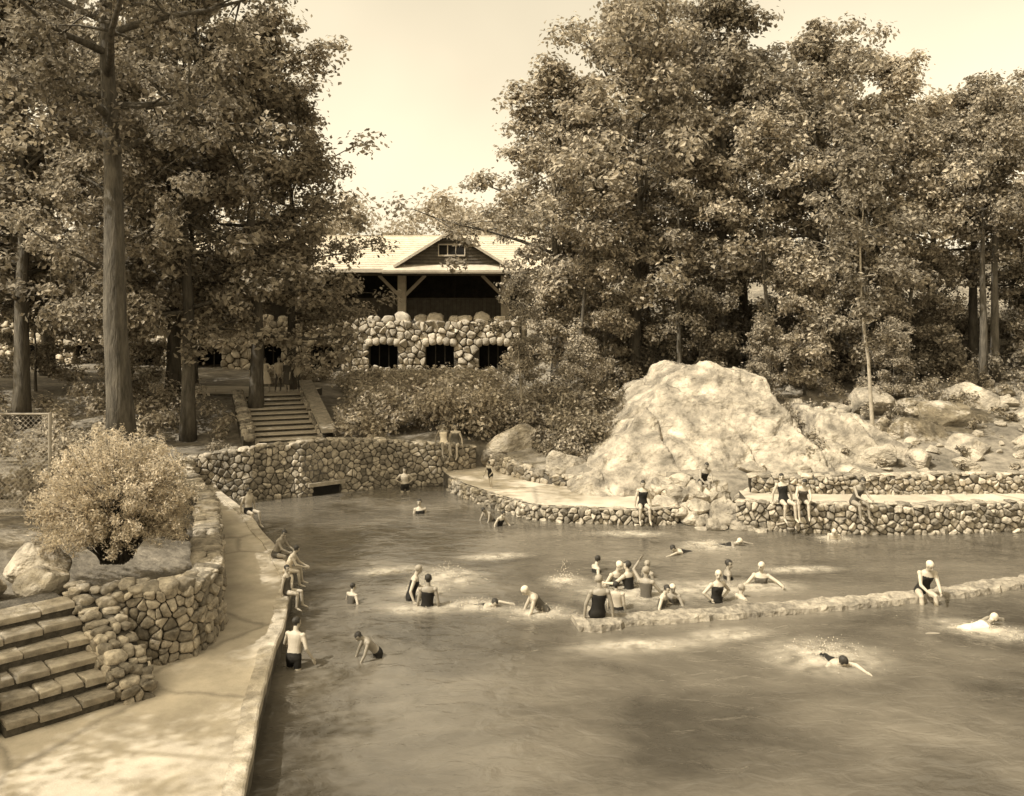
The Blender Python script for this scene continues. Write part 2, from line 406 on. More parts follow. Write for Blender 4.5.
rubble('stair_side_wall', [pt(2.35,.05),pt(.1,.02),pt(-.1,.12),pt(-.16,.35),pt(-.1,.55),pt(.15,.64),pt(2.0,.62)], .45, [1.9,1.0,.8,.75,.75,.9,1.8], .16, .28, 1, .25, seed=11, depth=.06)
rubble('stair_side_wall', [pt(2.6,-1.66),pt(.4,-1.66),pt(.1,-1.75),pt(.1,-2.2),pt(.4,-2.35)], .45, [1.9,1.1,.95,.95,1.1], .17, .4, -1, .3, seed=12, depth=.06)
rubble('side_retaining_wall', [pt(.3,-2.3),(-8.7,11.3),(-9.4,3)], .45, [1.2,1.5,1.7], .22, .5, -1, .36, seed=13)

# far stair
mb = MB()
b0 = Vector((-9.25,37.6,0)); t0 = Vector((-11.4,43.2,0)); a = (t0-b0).normalized(); w = Vector((a.y,-a.x,0)); Ls = (t0-b0).length
for i in range(10):
    zt = 1.08+.145*(i+1)
    sbox(mb, b0, Ls*i/10-.04, Ls+.6, -1.3, 1.3, zt-.5, zt, 1, .01)
    sbox(mb, b0, Ls*i/10-.12, Ls*(i+1)/10, -1.32, 1.32, zt+.003, zt+.05, 0, .008)
mb.obj('stone_stairs', [mat('pale_step', .36, .50, 5, bump=.5), M_mortar])
def q2(d, k): q = b0+a*d+w*k; return (q.x, q.y)
rubble('stair_side_wall', [q2(Ls,1.35),q2(-.4,1.35)], .8, [2.85,1.35], .28, .45, 1, 0, seed=14)
mb = MB()
s0 = b0+a*(-.5)+w*1.6; s1 = b0+a*(Ls+.2)+w*1.6
q = [s0-w*.3, s0+w*.3, s1+w*.3, s1-w*.3]; zz = [1.5,1.5,3.0,3.0]
mb.add([(p.x,p.y,z) for p,z in zip(q,zz)]+[(p.x,p.y,z+.14) for p,z in zip(q,zz)], [(4,5,6,7),(0,1,5,4),(1,2,6,5),(2,3,7,6),(3,0,4,7)])
mb.obj('stair_coping', [M_step])
rubble('stair_side_wall', [q2(-.3,-1.35),q2(Ls,-1.35)], .8, [1.35,2.75], .28, .45, 1, .4, seed=15)
slab('footpath', [(-13.2,43),(-10,43.6),(-9.6,46),(-15,47),(-30,48),(-30,45.5)], 1.8, 2.56, [M_conc, M_mortar])

# ------------------------------------------------------------ rocks
def rock(name, c, r, seed, rotz=0, planes=9, cut=(.55,.85), sub=6, amp=.12, tilt=(0,0)):
    rng = random.Random(seed); v = ICO[sub][0].copy()
    for k in range(planes):
        n = np.array([rng.gauss(0,1), rng.gauss(0,1), rng.gauss(0,.7)+.25]); n /= np.linalg.norm(n); h = rng.uniform(*cut)
        d = v@n; mk = d > h; v[mk] -= ((d[mk]-h)*.93)[:,None]*n
    out = np.empty_like(v)
    for i, p in enumerate(v):
        P3 = Vector(p*np.array(r))
        d = noise.fractal(P3*.7+Vector((seed,0,0)), .9, 2.0, 7)*amp*3
        out[i] = P3+Vector(p).normalized()*d
    Mx = np.array(Matrix.Rotation(rotz,3,'Z')@Matrix.Rotation(tilt[0],3,'X')@Matrix.Rotation(tilt[1],3,'Y'))
    out = out@Mx.T+np.array(c)
    mb = MB(); mb.add(out.tolist(), ICO[sub][1]); return mb.obj(name, [M_rock], True)
def outcrop(name, x0, x1, y0, y1, planes, seed, step=.06, amp=.20, joints=((.35,.42,.5),(-1.1,.30,.55),(1.15,.26,.35))):
    X = np.arange(x0,x1,step); Y = np.arange(y0,y1,step); V_ = []
    for y in Y:
        for x in X:
            wx = x+.3*noise.noise(Vector((x*.45,y*.45,seed))); wy = y+.3*noise.noise(Vector((x*.45,y*.45,seed+9)))
            z = min(p[0]+p[1]*(wx-p[2])+p[3]*(wy-p[4]) for p in planes)
            g = bank(x,y)-.5
            z += amp*noise.fractal(Vector((x*.8,y*.8,seed)),.75,2.1,8)
            t = z*.95+.5*noise.noise(Vector((x*.3,y*.3,seed+5)))+.12*x; fr_ = t-math.floor(t)
            z += .24*(sm(.38,.62,fr_)-fr_)
            for th, fr, dp in joints:
                u = (x*math.cos(th)+y*math.sin(th))*fr+.2*noise.noise(Vector((x*.8,y*.8,seed+th)))+.3
                k = round(u); f = abs(u-k); z -= dp*max(0,1-f/.024)*min(1,max(0,.1+2.2*noise.noise(Vector((x*.5,y*.5,7+k)))+.45))
                z += .30*noise.noise(Vector((math.floor(u)*3.7,th*5,seed)))
            V_.append((x,y,max(z,g-.6)))
    n = len(X); F_ = [(j*n+i,j*n+i+1,(j+1)*n+i+1,(j+1)*n+i) for j in range(len(Y)-1) for i in range(n-1)]
    mb = MB(); mb.add(V_, F_); return mb.obj(name, [M_rock], True)
outcrop('granite_outcrop', 1.9,10.9,29.2,41, [(.55,.08,6,.80,30.3),(.75,.74,2.6,.12,31.3),(4.45,-.28,7.0,.0,35),(3.5,-1.7,9.6,0,0),(4.4,0,0,-.9,38.0),(.9,.0,0,2.2,29.9)], 2)
outcrop('granite_outcrop', 9.9,15.6,29.9,38, [(.8,.05,6,1.05,30.9),(1.3,3.0,10.6,0,0),(2.95,-.12,11.8,.03,33),(2.6,-.8,13.2,0,0),(2.9,0,0,-.9,36)], 5)
rock('boulder', (.05,35.7,1.05), (1.35,.95,1.15), 25, .4, 8, cut=(.5,.8), sub=5, amp=.07)
rock('boulder', (1.9,32.6,1.0), (.8,.6,.75), 26, .4, 6, sub=5, amp=.06)
for i, (x,y,s) in enumerate([(15.4,34.2,1.3),(17.2,36.0,1.5),(18.9,38.2,1.6),(16.5,32.6,1.0),(20.5,35.5,1.3),(14.4,37.5,1.4),(22.8,38.2,1.5),(19,33.2,.9),(12.6,31.4,.9)]):
    rock('boulder', (x,y,bank(x,y)+.1), (s,s*.75,s*.6), 60+i, i*1.1, 9, cut=(.4,.75), sub=5, amp=.06)
rock('boulder', (-9.2,17.6,1.85), (.6,.5,.42), 29, .3, 5, sub=5, amp=.04)
rock('boulder', (-8.7,16.95,1.75), (.5,.42,.36), 30, .8, 5, sub=5, amp=.04)
rock('boulder', (-9.7,16.7,1.75), (.4,.35,.3), 35, .8, 5, sub=4, amp=.04)
def chunk(mb, c, s, rng, mi=0):
    v = ICO[3][0].copy()
    for k in range(8):
        n = np.array([rng.gauss(0,1) for _ in range(3)]); n /= np.linalg.norm(n); h = rng.uniform(.45,.8)
        d = v@n; mk = d > h; v[mk] -= ((d[mk]-h)*.97)[:,None]*n
    t = rng.random()*6; Rm = np.array(Matrix.Rotation(t,3,'Z')); v = (v*np.array([s,s*rng.uniform(.6,.95),s*rng.uniform(.45,.75)]))@Rm.T+np.array(c)
    mb.add(v.tolist(), ICO[3][1], mi)
mb = MB(); rng = random.Random(5)
for i in range(60):
    t = rng.random(); x = 4.8+t*2.8; y = 28.5+rng.uniform(-.5,1.9)-.3*t; s = rng.uniform(.25,.75)
    chunk(mb, (x,y,.0+max(0,(y-28.3))*.45+rng.uniform(-.1,.15)), s, rng)
mb.obj('shore_boulders', [M_rock], False)
mb = MB()
for i in range(480):
    x = rng.uniform(8,27); y = rng.uniform(29.8,46); s = abs(rng.gauss(.1,.24))+.07
    chunk(mb, (x,y,bank(x,y)+s*.12), min(s,1.0), rng)
mb.obj('scree_rocks', [M_rock], False)

# ------------------------------------------------------------ foliage
def leaves(nr, C, R, n, size, squash=.65, up=.5, shell=.5, elong=.6):
    C = np.array(C, float); R = np.array(R, float); k = len(C)
    cc = np.repeat(C, n, 0); rr = np.repeat(R, n)[:,None]
    d = nr.normal(size=(k*n,3)); d /= np.linalg.norm(d,axis=1)[:,None]
    rad = nr.random((k*n,1))**shell*nr.uniform(.7,1.25,(k*n,1))
    p = cc+d*rad*rr*np.array([1,1,squash])
    nn = d*.6+np.array([0,0,up])+nr.normal(size=d.shape)*.45; nn /= np.linalg.norm(nn,axis=1)[:,None]
    t = np.cross(nn, nr.normal(size=d.shape)); t /= np.linalg.norm(t,axis=1)[:,None]; b = np.cross(nn,t)
    l = size*nr.uniform(.6,1.4,(k*n,1))
    V = np.stack([p-t*l/2, p+b*l*elong/2+nn*l*.12, p+t*l/2, p-b*l*elong/2+nn*l*.12],1).reshape(-1,3)
    return V
def leafmesh(name, mb, V, mats, li):
    o = len(mb.v); allv = np.concatenate([np.array(mb.v).reshape(-1,3), V]); nq = len(V)//4
    F = mb.f+(np.arange(nq*4).reshape(-1,4)+o).tolist()
    me = bpy.data.meshes.new(name); me.from_pydata(allv.tolist(), [], F)
    for m in mats: me.materials.append(m)
    me.polygons.foreach_set('material_index', mb.m+[li]*nq)
    me.polygons.foreach_set('use_smooth', [True]*len(mb.m)+[False]*nq)
    me.update(); return me
def tree_mesh(seed, H=16, R=4.6, base=.28, nl=20, n=100, leaf=.215, tr=.27, lean=0, bark=None, lm=None, skirt=.75, cr=(.45,1.0)):
    rng = random.Random(seed); nr = np.random.default_rng(seed); mb = MB()
    K = 10; tp = []
    for i in range(K+1):
        t = i/K; tp.append((lean*t*H+.35*noise.noise(Vector((t*3,seed,0)))*t*2, .35*noise.noise(Vector((seed,t*3,7)))*t*2, t*H*.96-(.4 if i == 0 else 0)))
    rad = [tr*(1.25 if i == 0 else 1)*(1-.88*(i/K)**.9) for i in range(K+1)]
    mb.tube(tp, rad, 9)
    def trunk(t):
        f = t*K; i = min(K-1,int(f)); g = f-i; return np.array(tp[i])*(1-g)+np.array(tp[i+1])*g
    C = []; RR = []
    for i in range(nl):
        u = (i+rng.uniform(0,1))/nl; t = base+(1-base)*u*.98
        prof = math.sin(math.pi*min(1,(u*.70+.27)))**.8*(skirt if u < .15 else 1)
        Ln = R*prof*rng.uniform(.5,1.3); az = i*2.4+rng.uniform(-.6,.6); el = math.radians(-4+55*u+rng.uniform(-10,16))
        p = trunk(t); pts = [p]; d = np.array([math.cos(az)*math.cos(el), math.sin(az)*math.cos(el), math.sin(el)])
        for k in range(5):
            d = d+np.array([rng.uniform(-.16,.16),rng.uniform(-.16,.16),rng.uniform(-.1,.16)]); d /= np.linalg.norm(d)
            pts.append(pts[-1]+d*Ln/5)
        r0 = max(.03, tr*.36*(1-.6*u)); mb.tube(pts, [r0*(1-.8*k/5) for k in range(6)], 5)
        for k in (2,3,4,5):
            for s in range(2 if k < 5 else 3):
                sd = np.array([rng.gauss(0,1),rng.gauss(0,1),rng.gauss(0,.5)]); sd /= np.linalg.norm(sd)
                e = pts[k]+sd*Ln*rng.uniform(.15,.38)+np.array([0,0,-.05])
                if s < 2: mb.tube([pts[k], (pts[k]+e)/2+np.array([0,0,.08]), e], [r0*.35,r0*.22,.01], 4)
                C.append(e); RR.append(rng.uniform(*cr)*(R/4.6)**.5)
    for k in range(5):
        C.append(trunk(1)+np.array([rng.uniform(-.6,.6),rng.uniform(-.6,.6),rng.uniform(-1.2,.9)])); RR.append(rng.uniform(.35,.7))
    V = leaves(nr, C, RR, n, leaf)
    return leafmesh('tree_mesh', mb, V, [bark or M_bark, lm or M_leaf], 1)
TV = [tree_mesh(s, nl=nlv, R=r, base=bs, lm=l) for s, nlv, r, bs, l in ((1,25,4.8,.2,M_leaf),(2,22,4.4,.25,M_leafM),(3,26,5.0,.2,M_leaf),(4,21,4.3,.32,M_leafM),(5,23,4.6,.22,M_leafM))]
YV = [tree_mesh(s, H=8, R=2.7, base=.12, nl=17, n=75, leaf=.19, tr=.08, lm=M_leafM) for s in (11,12,13)]
def tree(name, x, y, H, v, rot=0, kind=TV, base=16, wide=1.0):
    o = bpy.data.objects.new(name, kind[v % len(kind)]); COL.objects.link(o)
    s = H/base; o.scale = (s*wide,s*wide,s); o.location = (x,y,bank(x,y)-.05); o.rotation_euler[2] = rot
    return o
for i, (x,y,H,v,wd) in enumerate([(-11.6,41.2,18,0,1.12),(-16,43,20,2,1.05),(-21,39,19.5,1,1.15),(-26.5,42,20,2,1.15),(-26,51,21,0,1.1),
    (-33,42,20,2,1.1),(-15.6,35.5,15,3,.95),(-17,48.5,14,4,1.1),(-13.6,38.2,20,1,.95),(-11.0,45.4,15.5,4,1.0)]):
    tree('oak_tree', x,y,H,v,i*1.3,wide=wd)
for i, (x,y,H,v,wd) in enumerate([(2.2,43.5,16,3,1.2),(5.8,42.5,18,0,1.05),(10.0,43.5,18.6,4,1.05),(14.2,42.5,16.5,1,1.05),(18.5,44,14.8,3,1.1),(12.5,49,16,0,1.1),(22.8,45,14.0,1,1.1),
    (17.3,51,14.5,2,1.1),(7.3,50,17,4,1.1),(3.9,50,15,2,1.0),(27,44,14.5,0,1.1),(24.5,53,13,4,1.2),(33,45,14.5,1,1.1)]):
    tree('maple_tree', x,y,H,v,i*1.9+.4,wide=wd)
for i, (x,y,H) in enumerate([(4.2,41.2,7),(8.4,40.6,6.5),(12.6,39.2,6.5),(16.4,41,7),(1.8,41.5,6),(19.8,42.5,6),(24.5,42.5,6.5),(28,42,6),(-17.5,41.5,6.5),(-22.5,43,7),(10.4,37.6,3.6),(3.0,37.5,3.8),(16.2,38.6,3.5)]):
    tree('young_tree', x,y,H,i,i*2.1,YV,8)
big = tree_mesh(41, H=25, R=5.5, base=.42, nl=30, n=90, leaf=.2, tr=.46, lean=-.035)
tree('tall_oak_tree', -12.6,29.5,25,0,0,[big],25)
near = tree_mesh(42, H=15, R=4.6, base=.42, nl=24, n=90, leaf=.16, tr=.3)
tree('maple_tree', -16.2,19.5,15,0,0,[near],15)
tree('maple_tree', -15.0,9.0,14,0,2.2,[near],15)
slim = tree_mesh(51, H=11, R=1.7, base=.35, nl=14, n=35, leaf=.18, tr=.085, lean=-.07, bark=M_birch)
tree('birch_tree', 13.1,32.9,11,0,0,[slim],11)
tree('birch_tree', .45,37.2,7.0,0,1.0,[slim],11)
slim2 = tree_mesh(52, H=14, R=3.0, base=.55, nl=14, n=55, leaf=.2, tr=.24)
tree('oak_tree', 21.9,41.3,13,0,0,[slim2],14); tree('oak_tree', 21.0,40.6,12,0,2,[slim2],14)
slim3 = tree_mesh(53, H=13, R=2.4, base=.5, nl=13, n=50, leaf=.19, tr=.13, lean=.03, lm=M_leafM)
for i, (x,y,H) in enumerate([(3.0,40.5,12),(7.4,40.2,13),(11.2,39.6,12.5),(15.2,39.4,11.5),(17.6,40.4,12),(25.2,40.8,11)]):
    tree('slender_maple_tree', x,y,H,0,i*1.7,[slim3],13)

def leaf_mass(name, items, n, size, m, seed, squash=.8, shell=.6):
    nr = np.random.default_rng(seed); C = [i[0] for i in items]; R = [i[1] for i in items]
    mb = MB(); me = leafmesh(name, mb, leaves(nr, C, R, n, size, squash, .5, shell), [m], 0)
    o = bpy.data.objects.new(name, me); COL.objects.link(o); return o
rng = random.Random(77)
def mass(x0,x1,y0,y1,k,r0,r1,stack=3,avoid=None,zc=None):
    out = []
    for i in range(k):
        x = rng.uniform(x0,x1); y = rng.uniform(y0,y1)
        if inpoly(x,y,LOW) or (avoid and avoid(x,y)): continue
        r = rng.uniform(r0,r1); z = bank(x,y)
        for s in range(stack):
            rr = r*rng.uniform(.5,.8); zz = z+r*.3+rng.random()*r*1.1
            if zc: zz = min(zz, zc(y)-rr*.7-rng.random()*.5)
            if zz > z-.2: out.append(((x+rng.uniform(-.7,.7)*r, y+rng.uniform(-.7,.7)*r, zz), rr))
    return out
def stairzone(x,y):
    c = -9.25+(y-37.6)*(-2.15/5.6); return (35.0 < y < 45.5 and c-2.3 < x < c+2.6) or (34 < y < 38 and x < -6.5)
low = lambda y: 4.2-(y-38)*.06
leaf_mass('shrub_bank', mass(-7.3,-.8,37,52,130,.6,1.4,4,stairzone,low), 105, .18, M_leafM, 1)
leaf_mass('shrub_bank', mass(-13.5,-7,35.0,54,60,.5,1.0,3,lambda x,y: stairzone(x,y) or y > 43 and x < -9.5 and y < 48,low)+mass(-30,-13.6,31,50,100,.6,1.2,3,lambda x,y: 43 < y < 48), 110, .18, M_leafM, 2)
leaf_mass('shrub_bank', mass(-.8,3.6,33.3,41,46,.5,1.2,4,lambda x,y: x < 1.3 and y < 36.4)+mass(.9,1.9,33.6,35.6,5,.3,.6,3), 130, .15, M_leafM, 3)
leaf_mass('undergrowth', mass(4,34,40.5,54,200,.6,1.6,4), 95, .2, M_leafD, 4)
leaf_mass('undergrowth', mass(9,30,30.5,40,85,.15,.4,2)+mass(1.4,2.4,32.6,34.5,9,.3,.6,3)+mass(11.5,30,37,42,60,.4,.9,2)+mass(9.6,11.0,31.2,36,14,.3,.6,3), 80, .12, M_leaf, 5)
leaf_mass('undergrowth', mass(-20,-7.5,18.8,33,60,.4,.8,3,lambda x,y: x < -10 and y < 21.6), 130, .13, M_leafM, 6)
items = []
for i in range(620):
    x = rng.uniform(-90,110); y = rng.uniform(78,105); g = bank(x,y)
    hh = 13.5+3.0*noise.noise(Vector((x*.14,0,0)))+ (2 if x > 15 or x < -25 else -1.0)
    z = g+hh*rng.random()**.6
    items.append(((x,y,z), rng.uniform(1.6,2.8)))
leaf_mass('distant_trees', items, 130, .5, M_leafF, 7)

def bush(name, c, R, H, seed, nst=560):
    rng = random.Random(seed); nr = np.random.default_rng(seed); mb = MB(); C = []; RR = []
    for i in range(nst):
        az = rng.random()*6.283; el = math.asin(rng.uniform(-.5,1)); k = rng.uniform(.70,1.04)*(1+.14*noise.noise(Vector((math.cos(az)*2,math.sin(az)*2,el*2))))
        if rng.random() < .12: k *= 1.12
        tip = np.array([math.cos(az)*math.cos(el)*R*k, math.sin(az)*math.cos(el)*R*k, H*.42+math.sin(el)*H*.58*k])
        b = np.array([rng.uniform(-.25,.25),rng.uniform(-.25,.25),0]); mid = b*.4+tip*.55+np.array([0,0,.22*H])
        pts = [b*(1-t)**2+2*mid*t*(1-t)+tip*t*t for t in (0,.3,.6,.8,1)]
        mb.tube(pts, [.012,.010,.007,.005,.003], 3)
        for t in (.55,.7,.8,.9,1):
            C.append(b*(1-t)**2+2*mid*t*(1-t)+tip*t*t); RR.append(.14 if t < 1 else .1)
    V = leaves(nr, C, RR, 18, .065, 1.0, .3, .5, .38)
    me = leafmesh(name, mb, V, [M_bark, M_leafB], 1); o = bpy.data.objects.new(name, me); COL.objects.link(o); o.location = c; return o
bush('flowering_bush', (-7.95,18.3,1.75), 1.55, 2.65, 3)

# ------------------------------------------------------------ fence
def fence(x0,x1,y,z0,h):
    mb = MB(); L = x1-x0
    for k in range(int(L/2.6)+1): mb.tube([(x1-k*2.6,y,z0-.2),(x1-k*2.6,y,z0+h)], [.04,.04], 8)
    mb.tube([(x0,y,z0+h-.03),(x1+.0,y,z0+h-.03)], [.025,.025], 6); mb.tube([(x0,y,z0+.08),(x1,y,z0+.08)], [.015,.015], 6)
    s = .12; k = x0-h
    while k < x1:
        for d in (1,-1):
            a = [k,z0+.08] if d == 1 else [k,z0+h-.03]; b = [k+h-.11, z0+h-.03] if d == 1 else [k+h-.11, z0+.08]
            if a[0] < x0: t = (x0-a[0])/(b[0]-a[0]); a = [x0, a[1]+(b[1]-a[1])*t]
            if b[0] > x1: t = (x1-a[0])/(b[0]-a[0]); b = [x1, a[1]+(b[1]-a[1])*t]
            if b[0]-a[0] > .02: mb.tube([(a[0],y,a[1]),(b[0],y,b[1])], [.0045,.0045], 3)
        k += s
    return mb.obj('chain_link_fence', [M_metal])
fence(-19,-10.66,21,1.95,2.45)

# ------------------------------------------------------------ bathhouse
E = bpy.data.objects.new('bathhouse', None); COL.objects.link(E)
X0, X1, YF = -33, .6, 58
cx = [-30.6,-26.9,-23.2,-19.4,-15.6,-11.9,-8.2,-4.6,-1.2]
ops = [(x-.9-X0, x+.9-X0, 2.6, 4.2) for x in cx]
rubble('stone_wall', [(X0,YF),(X1,YF)], 2.1, [5.7,5.7], .40, .6, 1, .85, openings=ops, stone=M_stoneL, parent=E, depth=.16, seed=20, capr=.42, capgap=1.15, core=False)
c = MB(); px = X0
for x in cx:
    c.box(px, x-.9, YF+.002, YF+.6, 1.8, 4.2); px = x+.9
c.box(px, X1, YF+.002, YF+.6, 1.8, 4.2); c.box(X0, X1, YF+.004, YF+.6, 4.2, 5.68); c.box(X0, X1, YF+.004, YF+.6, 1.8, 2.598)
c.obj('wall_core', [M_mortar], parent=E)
c = MB(); c.box(X0, X1, YF+1.6, YF+1.7, 2, 5.6); c.obj('inner_wall', [M_dark], parent=E)  # near-black panel paints the shade seen through the window openings
c = MB()
for x in cx:
    for k in (-.3,.3): c.box(x+k-.03, x+k+.03, YF+.35, YF+.41, 2.6, 4.2)
c.obj('window_bars', [M_woodD], parent=E)
c = MB()
for i, x in enumerate(cx):
    for k in range(5):
        blob(c, (x-.88+k*.44, YF-.1, 4.3+.06*(2-abs(k-2))), (.23,.2,.26), i*7+k, 0, 2, rough=.4, pw=.7)
c.obj('window_lintels', [M_stoneL], True, E)
rubble('end_wall', [(X1,YF),(X1+.3,YF+11)], 2.1, [5.7,5.7], .45, .6, 1, .9, stone=M_stoneL, parent=E, depth=.15, seed=22)
c = MB(); c.box(X0, X1, YF+.602, YF+11, 5.35, 5.6); c.obj('deck_floor', [M_woodM], parent=E)
c = MB()
colx = [-27.3,-20.6,-13.9,-7.14,-.45]
for x in colx:
    c.box(x-.26,x+.26,58.9,59.42,5.6,8.58)
    c.box(x-.34,x+.34,58.82,59.5,5.6,5.85)
    for s in (-1,1): c.beam((x+s*.2,59.16,7.3),(x+s*1.5,59.16,8.6),.2)
c.obj('columns', [M_woodL], parent=E)
c = MB(); c.box(X0,6.2,59.0,59.3,8.58,8.86); c.obj('beam', [M_woodM], parent=E)
c = MB(); c.box(X0,5.6,66.5,66.7,5.6,9.5); c.box(X0,X0+.2,59.5,66.5,5.6,9); c.obj('rear_wall', [M_woodD], parent=E)
c = MB()
x = X0
while x < .2:
    c.box(x,x+.27,61.0,61.05,5.6,7.05+random.uniform(-.01,.01)); x += .29
c.box(X0,.2,60.95,61.1,7.06,7.14)
c.obj('board_partition', [M_woodM], parent=E)
c = MB()
for x in (-11,-16.5,-4,2.5): c.box(x-.1,x+.1,62.9,63.1,5.6,9.6)
c.obj('inner_posts', [M_woodD], parent=E)
def roofplane(c, xa, xb, y0, z0, y1, z1, n):
    for i in range(n):
        t0 = i/n; t1 = (i+1)/n
        ya, za = y0+(y1-y0)*t0, z0+(z1-z0)*t0; yb, zb_ = y0+(y1-y0)*t1, z0+(z1-z0)*t1
        c.add([(xa,ya,za+.03),(xb,ya,za+.03),(xb,yb,zb_),(xa,yb,zb_),(xa,ya,za-.03),(xb,ya,za-.03),(xb,yb,zb_-.06),(xa,yb,zb_-.06)],
              [(0,1,2,3),(4,5,1,0),(7,6,5,4),(0,3,7,4),(1,5,6,2)])
c = MB(); roofplane(c,-33.5,6.6,57.4,8.95,63.5,11.45,16); roofplane(c,-33.5,6.6,69.6,8.95,63.5,11.452,16)
c.box(-33.5,6.6,63.4,63.6,11.4,11.52)
c.obj('roof', [M_roof], parent=E)
c = MB(); c.box(-33.5,6.6,57.33,57.39,8.74,8.97); c.obj('eave_fascia', [M_woodL], parent=E)
c = MB()
for x in np.arange(-33,6.5,.75): c.beam((x,57.5,8.86),(x,63.4,11.28),.12)
c.obj('rafters', [M_woodD], parent=E)
gx, gy, gb, ga, hw = -3.8, 57.0, 9.2, 11.35, 3.6
c = MB(); c.add([(gx-3.3,gy+.35,gb),(gx+3.3,gy+.35,gb),(gx,gy+.35,ga-.12)], [(0,1,2)])
c.obj('gable_wall', [M_woodM], parent=E)
c = MB(); z = gb+.12
while z < ga-.35:
    h_ = (ga-.12-z)/(ga-.12-gb)*3.3; c.box(gx-h_,gx+h_,gy+.31,gy+.345,z,z+.03); z += .19
c.obj('gable_battens', [M_woodD], parent=E)
c = MB()
c.box(gx-.85,gx+.85,gy+.22,gy+.30,9.75,9.85); c.box(gx-.85,gx+.85,gy+.22,gy+.30,10.45,10.53)
for k in (-.85,-.28,.24,.8): c.box(gx+k,gx+k+.06,gy+.22,gy+.29,9.85,10.45)
c.obj('gable_window_frame', [M_woodL], parent=E)
c = MB(); c.box(gx-.8,gx+.8,gy+.24,gy+.28,9.85,10.45); c.obj('gable_window', [M_dark], parent=E)
c = MB()
for s in (-1,1):
    for i in range(8):
        t0, t1 = i/8, (i+1)/8
        xa, za = gx+s*hw*(1-t0), gb-.05+(ga+.05-gb)*t0; xb, zb_ = gx+s*hw*(1-t1), gb-.05+(ga+.05-gb)*t1
        c.add([(xa,gy,za+.05),(xa,63.4,za+.05),(xb,63.4,zb_+.02),(xb,gy,zb_+.02),(xa,gy,za-.05),(xb,gy,zb_-.08)], [(0,1,2,3),(4,0,3,5)])
c.obj('gable_roof', [M_roof], parent=E)
c = MB()
for s in (-1,1): c.beam((gx+s*hw,gy-.03,gb-.12),(gx,gy-.03,ga-.05),.16)
c.obj('gable_bargeboard', [M_woodL], parent=E)
c = MB(); c.add([(gx-4.3,56.7,8.86),(gx+4.3,56.7,8.86),(gx+3.9,57.33,9.22),(gx-3.9,57.33,9.22),(gx-4.3,56.7,8.72),(gx+4.3,56.7,8.72)], [(0,1,2,3),(4,5,1,0)])
c.box(gx-4.3,gx+4.3,56.72,57.32,8.66,8.715)
c.obj('pent_roof', [M_roof], parent=E)

# ------------------------------------------------------------ people
def ring(c, u, v, ru, rv, n=12): return [c+u*ru*math.cos(2*math.pi*k/n)+v*rv*math.sin(2*math.pi*k/n) for k in range(n)]
def loft(mb, rings):
    n = len(rings[0]); vs = [p for r in rings for p in r]; fs = []
    for i in range(len(rings)-1):
        for k in range(n):
            k2 = (k+1) % n; fs.append((i*n+k,i*n+k2,(i+1)*n+k2,(i+1)*n+k))
    fs.append(tuple(range(n))[::-1]); fs.append(tuple(range((len(rings)-1)*n,len(rings)*n))); mb.add(vs, fs)
def capsule(mb, p0, p1, r0, r1, fl=1.0, side=None):
    a = (p1-p0); L = a.length; a = a/L
    u = side if side is not None else a.orthogonal()
    u = (u-a*u.dot(a)).normalized(); v = a.cross(u)
    R = []
    for t in (-80,-50,-20): R.append(ring(p0+a*r0*math.sin(math.radians(t)), u, v, r0*math.cos(math.radians(t)), r0*fl*math.cos(math.radians(t))))
    R.append(ring(p0+a*L*.45,u,v,r0*.52+r1*.5,(r0*.52+r1*.5)*fl))
    for t in (20,50,80): R.append(ring(p1+a*r1*math.sin(math.radians(t)), u, v, r1*math.cos(math.radians(t)), r1*fl*math.cos(math.radians(t))))
    loft(mb, R)
def ell(mb, c, X, Y, Z):
    v, f = ICO[3]; mb.add([c+X*p[0]+Y*p[1]+Z*p[2] for p in v], f)
VX = Vector((1,0,0))
